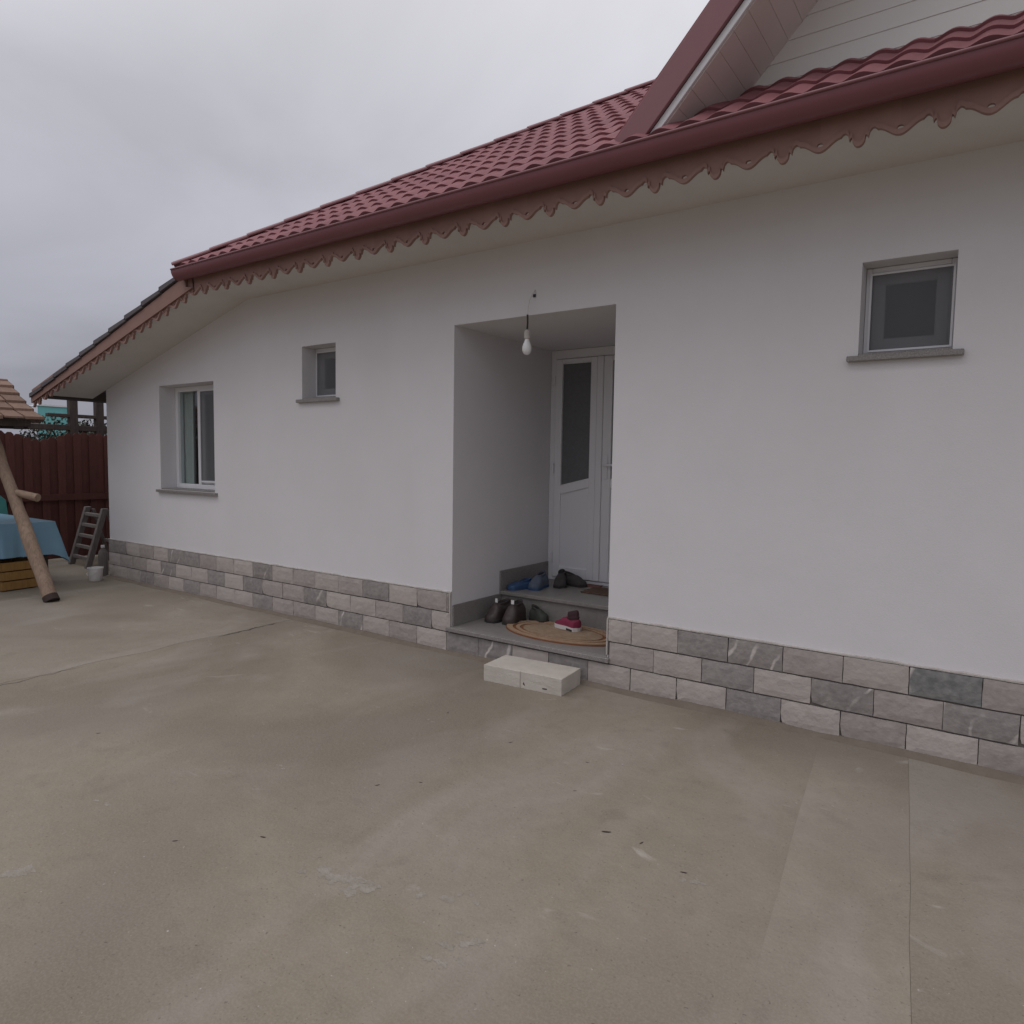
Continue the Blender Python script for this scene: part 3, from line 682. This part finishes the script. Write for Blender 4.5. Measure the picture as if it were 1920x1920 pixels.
# ------------------------------------------------------------------ things at the entrance
b = thing('light_bulb', 'bare opal light bulb hanging on its cable in front of the door recess', 'bulb', (-2.725, -.055, 2.30))
MB().lathe([(.004, -.052), (.020, -.046), (.031, -.028), (.034, -.006), (.030, .016), (.021, .036), (.015, .05), (.014, .06)], 20).build('glass_bulb', 'bulb', b, smooth=True)
MB().lathe([(.015, .058), (.021, .060), (.021, .105), (.014, .118), (.004, .124)], 16).build('socket', 'trim_grout', b, smooth=True)
MB().tube([(0, 0, .12), (.003, 0, .17), (.001, 0, .225)], .0065, 8).build('cable_sleeve', 'black', b, smooth=True)
MB().tube([(.001, 0, .22), (.004, 0, .27), (.012, .006, .32), (.022, .02, .36), (.028, .048, .392), (.024, .0546, .40)], .0032, 8).build('cable', 'white_cable', b, smooth=True)
MB().box((.012, .047, .352), (.032, .0548, .372)).build('cable_clip', 'black', b)

# white aerated-concrete block used as a step
blk = MB(); nx = 14; rn = random.Random(3)
poly = [(-.297, -.145), (-.012, -.145), (-.010, -.139), (-.005, -.139), (-.003, -.145), (.297, -.145), (.297, .145), (-.297, .145)]
o = MB().prism(poly, lambda p, t: (p[0], p[1], t), .0, .112).build('concrete_block', 'block', None, (-2.517, -.236, .001), (0, 0, R(4.5)), bevel=.007, segs=2)
rn = random.Random(3); bm = bmesh.new(); bm.from_mesh(o.data); bmesh.ops.triangulate(bm, faces=[f for f in bm.faces if len(f.verts) > 4]); bmesh.ops.subdivide_edges(bm, edges=[e for e in bm.edges if e.calc_length() > .05], cuts=4, use_grid_fill=True)
for v in bm.verts: v.co += Vector((rn.uniform(-1, 1), rn.uniform(-1, 1), rn.uniform(-1, .3)))*.0007
bm.to_mesh(o.data); bm.free()
tag(o, 'white aerated concrete block laid as a step below the entrance', 'block')
MB().prism([(.012, .03), (.03, .02), (.018, .046)], lambda p, t: (p[0], t, p[1]), -.1462, -.14).build('chip', 'crack', o)
MB().prism([(.16, .022), (.195, .024), (.19, .032), (.158, .030)], lambda p, t: (p[0], t, p[1]), -.1462, -.14).build('chip', 'crack', o)

# oval rug
def ellipse(a, b, z0, z1, n=48): return MB().prism([(a*math.cos(2*math.pi*i/n), b*math.sin(2*math.pi*i/n)) for i in range(n)], lambda p, t: (p[0], p[1], t), z0, z1)
def ering(a, b, a2, b2, z0, z1, n=48):
    return MB().rings([[(a*math.cos(q), b*math.sin(q), z0), (a*math.cos(q), b*math.sin(q), z1), (a2*math.cos(q), b2*math.sin(q), z1), (a2*math.cos(q), b2*math.sin(q), z0)] for q in [2*math.pi*i/n for i in range(n+1)]], cap=False)
rug = thing('oval_rug', 'tan oval rug with rust bands on the lower entrance step', 'rug', (-2.63, .345, .2065))
A, B_ = .485, .272
ellipse(A, B_, 0, .010).build('rug_border', 'mat_rust', rug)
ering(A*.985, B_*.975, A*.88, B_*.86, .0095, .016).build('rug_band', 'mat_edge', rug)
ering(A*.82, B_*.79, A*.75, B_*.71, .0095, .016).build('rug_band', 'mat_edge', rug)
ellipse(A*.69, B_*.64, .0095, .015).build('rug_field', 'mat_tan', rug)
m2 = MB().box((-.28, -.14, 0), (.28, .14, .012)).build('door_mat', 'mat_brown', None, (-2.56, 1.13, .4015), bevel=.004); tag(m2, 'flat brown door mat on the upper step before the door', 'mat')
m3 = MB().box((-.10, -.055, 0), (.16, .055, .008)).build('floor_cloth', 'mat_red', None, (-2.98, 1.315, .4015), (0, 0, .1), bevel=.003); tag(m3, 'small dusty red cloth lying at the foot of the white door', 'cloth')

# footwear: toe towards -y in local space
def shoe(name, label, loc, rz, Lg, Wd, Hc, m, m_sole, m_lin, collar=.45, Ht=.055, sole_h=.022, pull=False, group=None, m2=None, sock=None, rx=0, rxm=None, open_low=False, heel=False):
    o = thing(name, label, 'shoe', loc, rz, group)
    if rx: o.rotation_euler = (rx, 0, rz)
    n = 14; q = 12
    def wd(t):      # t 0 toe .. 1 heel
        return Wd/2*(max(.0, 1-(1-min(t/.22, 1))**2.2)**.5*.98+.02)*(1-.20*math.exp(-((t-.62)/.22)**2))*(1 if t < .86 else max(.05, (1-((t-.86)/.14)**2.4))**.5)
    def ht(t):
        if t < .12: return Ht*(.55+.45*(t/.12)**.5)
        if t < collar: k = (t-.12)/(collar-.12); return Ht+(Hc-Ht)*(k*k*(3-2*k))*(.8 if open_low else 1)
        return Hc*(1-.06*math.sin(math.pi*(t-collar)/(1-collar)))*(.8+.2*(t-collar)/(1-collar) if open_low else 1)
    ts = [i/n for i in range(n+1)]; y_ = lambda t: (t-.5)*Lg
    so_ = MB().rings([[(sg*(wd(t)+.004), y_(t), zz) for sg, zz in ((-1, 0), (1, 0), (1, sole_h), (-1, sole_h))] for t in ts]); so_.build('sole', m_sole, o, smooth=False)
    rs = []
    for t in ts:
        w_, h_ = wd(t), ht(t); r_ = []
        for i in range(q+1):
            a = math.pi*i/q; cx = math.cos(a); sx = math.sin(a)
            sh_ = 1-.22*max(0, (sx-.55)/.45)*(1 if t > collar*.8 else .4)
            r_.append((w_*(abs(cx)**.62)*(1 if cx >= 0 else -1)*sh_, y_(t), sole_h-.002+(h_-sole_h)*sx**.72))
        rs.append(r_)
    u_ = MB().rings(rs, closed=False); u_.f.append(tuple(range(q, -1, -1))); u_.f.append(tuple(len(u_.v)-q-1+i for i in range(q+1)))
    u_.build('upper', m, o, smooth=True)
    # foot opening: a dark lining lying in a raised collar
    oc = collar+(1-collar)*.52; la = (1-collar)*Lg*.44; lb = Wd*.27
    cz = Hc*(.93 if not open_low else .86)
    el_ = lambda k, zz: [(lb*k*math.cos(a), y_(oc)+la*k*math.sin(a), zz+.012*math.sin(a)) for a in [2*math.pi*i/18 for i in range(18)]]
    MB().rings([el_(1.0, cz-.012), el_(1.10, cz+.012), el_(.9, cz+.016), el_(.8, cz-.004), el_(.1, cz-.006)]).build('collar', m2 or m, o, smooth=True)
    MB().rings([el_(.84, cz+.0055), el_(.05, cz+.003)]).build('lining', m_lin, o)
    if sock:
        MB().rings([el_(.86, cz-.02), el_(.98, cz+.03), el_(.9, cz+.055), el_(.6, cz+.062), el_(.1, cz+.052)]).build('sock', sock, o, smooth=True)
    if heel: MB().rings([[(sg*(wd(t)+.0055), y_(t), zz) for sg, zz in ((-1, .001), (1, .001), (1, .017), (-1, .017))] for t in (.62, .72, .82, .9)]).build('heel_insert', 'sole_dark', o)
    if pull:
        MB().box((-.013, y_(collar)+.006, Hc+.002), (.013, y_(collar)+.012, Hc+.034)).build('pull_tab', 'tag', o, bevel=.001)
    return o
PI = math.pi
shoe('ankle_shoe', 'dark brown slip-on shoe with a white tab, nearest the recess wall', (-3.265, .40, .2065), R(-8), .27, .118, .150, 'brown_shoe', 'sole_dark', 'lining', .36, .075, pull=True, group='brown slip-on shoes')
shoe('ankle_shoe', 'dark brown slip-on shoe with a white tab, beside the oval rug', (-3.13, .425, .2065), R(8), .27, .118, .150, 'brown_shoe', 'sole_dark', 'lining', .36, .075, pull=True, group='brown slip-on shoes')
shoe('clog', 'dark green clog pushed behind the brown shoes against the riser', (-2.985, .575, .2065), R(68), .20, .09, .105, 'olive', 'sole_dark', 'lining', .5, .08)
shoe('sneaker', 'magenta sneaker with white sole standing on the oval rug', (-2.645, .455, .2225), R(-107), .25, .10, .095, 'magenta', 'sole_white', 'lining', .46, .055, .030, m2='plum', sock='plum', heel=True)
shoe('slipper', 'bright blue slipper leaning at the skirting on the upper step', (-3.335, .80, .4015), R(-20), .25, .10, .075, 'blue', 'blue', 'lining', .45, .05, open_low=True)
shoe('trainer', 'blue-grey trainer standing on the upper step beside the blue slipper', (-3.225, .93, .4015), R(10), .28, .11, .12, 'blue_grey', 'blue', 'lining', .42, .07)
shoe('dark_shoe', 'charcoal shoe beside the blue-grey trainer on the upper step', (-3.135, 1.16, .4015), R(25), .28, .11, .115, 'dark_fabric', 'sole_dark', 'lining', .42, .065, group='charcoal shoes')
shoe('dark_shoe', 'charcoal shoe lying sideways right at the door foot', (-3.05, 1.25, .4015), R(80), .27, .105, .10, 'dark_fabric', 'sole_dark', 'lining', .42, .06, group='charcoal shoes')

# ------------------------------------------------------------------ things at the left end of the yard
# plank fence along the plot boundary
fn = thing('plank_fence', 'dark red-brown plank fence with scalloped panels at the yard end', 'fence', (-10.9, 0, 0))
pw = .104; panel = 1.25
for j in range(-36, 36):
    ya = j*pw; u = ((ya+pw/2)/panel) % 1
    hgt = 1.70+.13*math.sin(math.pi*u)+random.uniform(-.006, .006)
    px = -.021 if j % 2 else 0; ex = .014 if j % 2 else 0
    MB().prism([(ya+.003-ex, .03), (ya+pw-.003+ex, .03), (ya+pw-.003+ex, hgt-.03-ex), (ya+pw/2+.02, hgt), (ya+pw/2-.02, hgt), (ya+.003-ex, hgt-.03-ex)], lambda p, t: (t, p[0], p[1]), px, px+.02).build('plank', 'fence', fn)
for z in (.35, 1.0): MB().box((-.065, -3.7, z), (-.0215, 3.7, z+.08)).build('rail', 'fence', fn)
MB().box((.0205, -3.7, .86), (.045, 3.7, .95)).build('rail', 'fence', fn)
for j in range(-3, 4): MB().box((-.16, j*panel-.05, 0), (-.0655, j*panel+.05, 1.66)).build('post', 'dark_wood', fn)
# dark timber frame carrying the lean-to eave
fr = thing('timber_frame', 'dark timber posts and beam standing above the fence under the eave', 'frame', (-11.12, .08, 0))
for y in (.44, .80): MB().box((-.05, y-.055, 0), (.05, y+.055, 2.45 if y < .6 else 2.35)).build('post', 'dark_wood', fr, bevel=.006)
MB().box((-.045, -2.6, 1.86), (.045, 2.2, 1.94)).build('beam', 'dark_wood', fr, bevel=.006)
MB().box((-.046, .1, 2.05), (.046, 2.2, 2.10)).build('beam', 'dark_wood', fr, bevel=.006)
MB().box((-.05, -2.5, 0), (.05, -2.4, 1.859)).build('post', 'dark_wood', fr, bevel=.006)
# ladder
ld = thing('stepladder', 'short grey wooden stepladder standing before the fence by the house corner', 'ladder', (-10.13, .10, 0), R(-3))
lean_y = .16
for sx in (-.275, .275):
    MB().prism([(0, 0), (.07, 0), (lean_y+.07, .80), (lean_y, .80)], lambda p, t: (t+sx+(p[1]*.22), p[0], p[1]), -.033, .033).build('rail', 'ladder', ld, bevel=.004)
for i in range(5):
    z = .10+.145*i; yy = lean_y*z/.8
    MB().box((-.24+z*.22, yy+.012, z), (.24+z*.22, yy+.05, z+.045)).build('rung', 'ladder', ld, bevel=.004)
for sx in (-.235, .235):
    MB().prism([(.50, 0), (.54, 0), (lean_y+.11, .77), (lean_y+.072, .77)], lambda p, t: (t+sx+(p[1]*.22), p[0], p[1]), -.02, .02).build('back_leg', 'ladder', ld, bevel=.003)
MB().box((-.214+.066, .40, .30), (.214+.066, .425, .34)).build('brace', 'ladder', ld)
# bucket and canister
bk = thing('bucket', 'small white plastic bucket at the corner of the house', 'bucket', (-8.80, -.245, 0))
MB().lathe([(.066, 0), (.07, .004), (.082, .145), (.088, .147), (.088, .16), (.080, .16), (.078, .15), (.066, .02), (.01, .018)], 24).build('shell', 'bucket', bk, smooth=True)
MB().tube([(-.084, 0, .150), (-.088, -.03, .12), (-.06, -.072, .085), (0, -.088, .072), (.06, -.072, .085), (.088, -.03, .12), (.084, 0, .150)], .003, 6).build('handle', 'bucket', bk, smooth=True)
cn = thing('plastic_bottle', 'pale plastic bottle standing between the ladder and the house corner', 'bottle', (-9.10, -.02, 0))
MB().lathe([(.05, 0), (.055, .01), (.055, .27), (.045, .31), (.02, .345), (.018, .36)], 18).build('body', 'ladder', cn, smooth=True)
MB().lathe([(.022, .355), (.022, .385), (.004, .387)], 14).build('cap', 'bucket', cn, smooth=True)
# leaning pole
p0 = Vector((-7.86, -1.085, .0)); p1 = Vector((-8.62, -1.205, 1.37)); pe = p0+(p1-p0)*1.36
po = thing('leaning_pole', 'thick bare wooden pole leaning over the yard by the blue table', 'pole', tuple(p0))
pts = [Vector((0, 0, .012))]; rn = random.Random(9)
for i in range(1, 13): pts.append((pe-p0)*(i/12)+Vector((rn.uniform(-.006, .006), rn.uniform(-.006, .006), 0)))
MB().tube([pts[0]+(pts[1]-pts[0])*.28]+pts[2:], [.070-.020*i/11+rn.uniform(-.004, .004) for i in range(12)], 14).build('trunk', 'pole', po, smooth=True)
MB().tube([(0.012, 0.002, .003), Vector((0, 0, .012))+(pts[1]-pts[0])*.30], [.073, .0715], 14).build('foot', 'char', po, smooth=True)
MB().tube([Vector((-8.42, -1.16, 1.10))-p0, Vector((-8.20, -1.05, 1.05))-p0], [.036, .042], 10).build('branch_stub', 'pole', po, smooth=True)
# table with oilcloth
tb = thing('table', 'garden table with dark legs hidden under the blue oilcloth', 'table', (-9.70, -1.00, 0))
MB().box((-.86, -.32, .70), (.86, .32, .73)).build('tabletop', 'dark_wood', tb, bevel=.004)
for sx in (-.78, .78):
    for sy in (-.26, .26): MB().box((sx-.03, sy-.03, 0), (sx+.03, sy+.03, .70)).build('leg', 'dark_wood', tb, bevel=.003)
MB().box((-.75, -.285, .24), (.75, -.255, .30)).build('stretcher', 'dark_wood', tb)
cl_ = MB(); ringa = []; ringb = []; ringc = []; NN = 120; hx, hy = .885, .345
def per(t, ex):
    P4 = [(-hx-ex, -hy-ex), (hx+ex, -hy-ex), (hx+ex, hy+ex), (-hx-ex, hy+ex)]; s = (t*4) % 4; i = int(s); f = s-i
    a_, b_ = P4[i], P4[(i+1) % 4]; return a_[0]+(b_[0]-a_[0])*f, a_[1]+(b_[1]-a_[1])*f
rings_ = []
for lv, (zz, ex) in enumerate(((.745, -.02), (.742, .0), (.70, .008), (.58, .025), (.46, .04), (.37, .05))):
    rr = []
    for i in range(NN):
        t = i/NN; fold = (math.sin(t*2*PI*13)*.020+math.sin(t*2*PI*29+1)*.008)*max(0, lv-2)/3*(1 if lv > 2 else 0); cf = (t*4) % 1; cor = max(0, 1-min(cf, 1-cf)/.12)
        x, y = per(t, ex+fold+cor*.06*max(0, lv-2)/3); rr.append((x, y, zz-cor*.10*max(0, lv-2)/3))
    rings_.append(rr)
c_ = MB().rings(rings_, cap=False); c_.f.append(tuple(range(NN)))
o = c_.build('tablecloth', 'cloth', None, (-9.70, -1.00, 0), smooth=True); tag(o, 'pale blue oilcloth hanging over the garden table', 'tablecloth')
# yellow crate under the table
ct = thing('wooden_crate', 'yellow-brown wooden crate on the ground under the blue cloth', 'crate', (-9.04, -1.06, 0), R(8))
for k in range(3):
    z = .015+.105*k
    for a_, b_ in (((-.24, -.18), (.24, -.165)), ((-.24, .165), (.24, .18)), ((-.24, -.164), (-.225, .164)), ((.225, -.164), (.24, .164))): MB().box((a_[0], a_[1], z), (b_[0], b_[1], z+.092)).build('slat', 'crate', ct)
MB().box((-.222, -.162, .015), (.222, .162, .03)).build('base', 'crate', ct)
# green chair
ch = thing('chair', 'sea-green plastic chair behind the leaning pole at the table', 'chair', (-10.33, -.72, 0), R(90))
MB().box((-.21, -.21, .42), (.21, .21, .45)).build('seat', 'chair', ch, bevel=.01)
MB().prism([(-.22, .46), (.22, .46), (.205, .90), (.15, .96), (-.15, .96), (-.205, .90)], lambda p, t: (p[0], t+(p[1]-.45)*.22, p[1]), .20, .225).build('backrest', 'chair', ch, bevel=.006)
for sx in (-.18, .18):
    for sy in (-.18, .18): MB().tube([(sx*1.12, sy*1.15, 0), (sx, sy, .42)], [.016, .02], 8).build('leg', 'chair', ch, smooth=True)
# shingled canopy
cp = thing('shingled_canopy', 'small canopy with brown shingle roof over the garden table', 'canopy', (-9.33, -1.97, 0), R(71.5))
hx = 1.30
prof = [(0, 1.875, .62), (.09, 1.965, .50), (.15, 2.05, .39), (.205, 2.14, .28), (.25, 2.225, .17), (.285, 2.30, .06)]
for k in range(len(prof)-1):
    (i0, z0_, h0), (i1, z1_, h1) = prof[k], prof[k+1]; ov = .022
    A_ = [(-hx+i0-ov, -h0-ov), (hx-i0+ov, -h0-ov), (hx-i0+ov, h0+ov), (-hx+i0-ov, h0+ov)]
    B2 = [(-hx+i1, -h1), (hx-i1, -h1), (hx-i1, h1), (-hx+i1, h1)]
    for e in range(4):
        a_, b_ = Vector(A_[e]), Vector(A_[(e+1) % 4]); c0, d0 = Vector(B2[e]), Vector(B2[(e+1) % 4])
        nn = max(1, int((b_-a_).length/.17))
        for q in range(nn):
            f0, f1 = q/nn+.003, (q+1)/nn-.003; jit = random.uniform(-.008, .008); zt_ = random.uniform(0, .006)
            q0, q1 = a_.lerp(b_, f0), a_.lerp(b_, f1); q2, q3 = c0.lerp(d0, f1), c0.lerp(d0, f0)
            V = lambda p, zz: (p.x, p.y, zz)
            MB().rings([[V(q0, z0_+jit), V(q1, z0_+jit), V(q1, z0_+.022+zt_), V(q0, z0_+.022+zt_)], [V(q3, z1_), V(q2, z1_), V(q2, z1_+.012), V(q3, z1_+.012)]]).build('shingle', 'shingle', cp)
MB().box((-hx+.28, -.075, 2.298), (hx-.28, .075, 2.325)).build('ridge_board', 'shingle', cp, bevel=.008)
for sy in (-.5, .5): MB().box((-hx+.1, sy-.04, 1.80), (hx-.1, sy+.04, 1.868)).build('beam', 'dark_wood', cp)
for sx in (-hx+.16, hx-.2): MB().box((sx-.04, -.459, 1.795), (sx+.04, .459, 1.86)).build('beam', 'dark_wood', cp)
for sy in (-.5, .5): MB().box((-hx+.14, sy-.045, 0), (-hx+.23, sy+.045, 1.7995)).build('post', 'dark_wood', cp)
# neighbour's turquoise house and bush beyond the fence
nb_ = thing('neighbour_outbuilding', 'narrow turquoise painted outbuilding showing above the fence', 'outbuilding', (-18, 1.2, 0))
MB().prism([(0, 1.45), (0, 2.1), (-3, 3.15), (-3, 2.68)], lambda p, t: (p[0], p[1], t), 0, 2.62).build('wall', 'turq', nb_)
MB().box((-.01, 2.1, 0), (.06, 2.18, 2.66)).build('corner_trim', 'pvc', nb_)
MB().prism([(-3.5, 2.621), (2.2, 2.621), (-.65, 2.66)], lambda p, t: (t, p[0], p[1]), -5.1, .1).build('roof', 'turq', nb_) if False else None
MB().prism([(1.40, 2.621), (2.09, 2.621), (2.09, 2.655), (1.5, 2.655)], lambda p, t: (t, p[0], p[1]), -.4, .03).build('parapet', 'pvc', nb_)
def bush(label, loc, rx, ry, rz_, n, seed):
    rn = random.Random(seed); o = thing('bush', label, 'bush', loc); mb = MB(); tr = MB()
    for s in range(7):
        a = 2*PI*s/7; tr.tube([(0.05*math.cos(a), .05*math.sin(a), 0), (rx*.3*math.cos(a), ry*.3*math.sin(a), rz_), (rx*.6*math.cos(a), ry*.6*math.sin(a), rz_*1.7)], [.025, .018, .008], 6)
    cl = [(Vector((rn.uniform(-1, 1)*rx, rn.uniform(-1, 1)*ry, rz_*rn.uniform(.5, 1.85))), rn.uniform(.12, .3)) for _ in range(46)]
    for _ in range(n):
        c0, rr = rn.choice(cl); d = Vector((rn.gauss(0, 1), rn.gauss(0, 1), rn.gauss(0, 1))).normalized()*rr*rn.random()**.4; p = c0+d
        s = rn.uniform(.018, .04); e = Euler((rn.uniform(0, 6), rn.uniform(0, 6), rn.uniform(0, 6))).to_matrix()
        mb.quad(*[p+e@Vector(q)*s for q in ((-1, 0, 0), (0, -.5, .1), (1.1, 0, 0), (0, .5, .1))])
    mb.build('foliage', 'foliage', o); tr.build('stems', 'bark', o); return o
bush('dark leafy bush behind the fence next to the house corner', (-13.2, 1.6, 0), .5, .75, 1.10, 9000, 1)
bush('dark leafy bush behind the fence below the canopy edge', (-13.0, -1.3, 0), .5, .8, .93, 6000, 2)

# ------------------------------------------------------------------ litter on the yard
lit = [(-1.22, -1.65, .020, .4), (-1.07, -1.64, .012, 1.2), (-.86, -1.73, .013, .2), (-2.05, -1.15, .012, .9), (-2.12, -1.78, .010, .2), (-2.26, -1.92, .012, 1.), (-2.6, -1.02, .012, 2.), (-1.6, -1.12, .010, .1), (-2.3, -2.5, .013, .3), (-2.55, -2.72, .011, .8), (-1.5, -1.42, .009, .6), (-3.9, -2.4, .011, .7)]
lm = [MB().prism([(-1, -.1), (-.4, -.28), (.5, -.22), (1, .05), (.4, .26), (-.5, .2)], lambda p, t: (p[0], p[1], t+.10*p[0]*p[0]), 0, .06).build('dry_leaf', 'char')]
for i, (x, y, s, a) in enumerate(lit):
    o = lm[0] if i == 0 else lm[0].copy()
    if i: col.objects.link(o)
    o.location = (x, y, .0015); o.scale = (s, s, s); o.rotation_euler = (0, 0, a)
    tag(o, 'tiny dark dry leaf scrap lying on the concrete yard', 'leaf', 'leaf scraps on the yard')
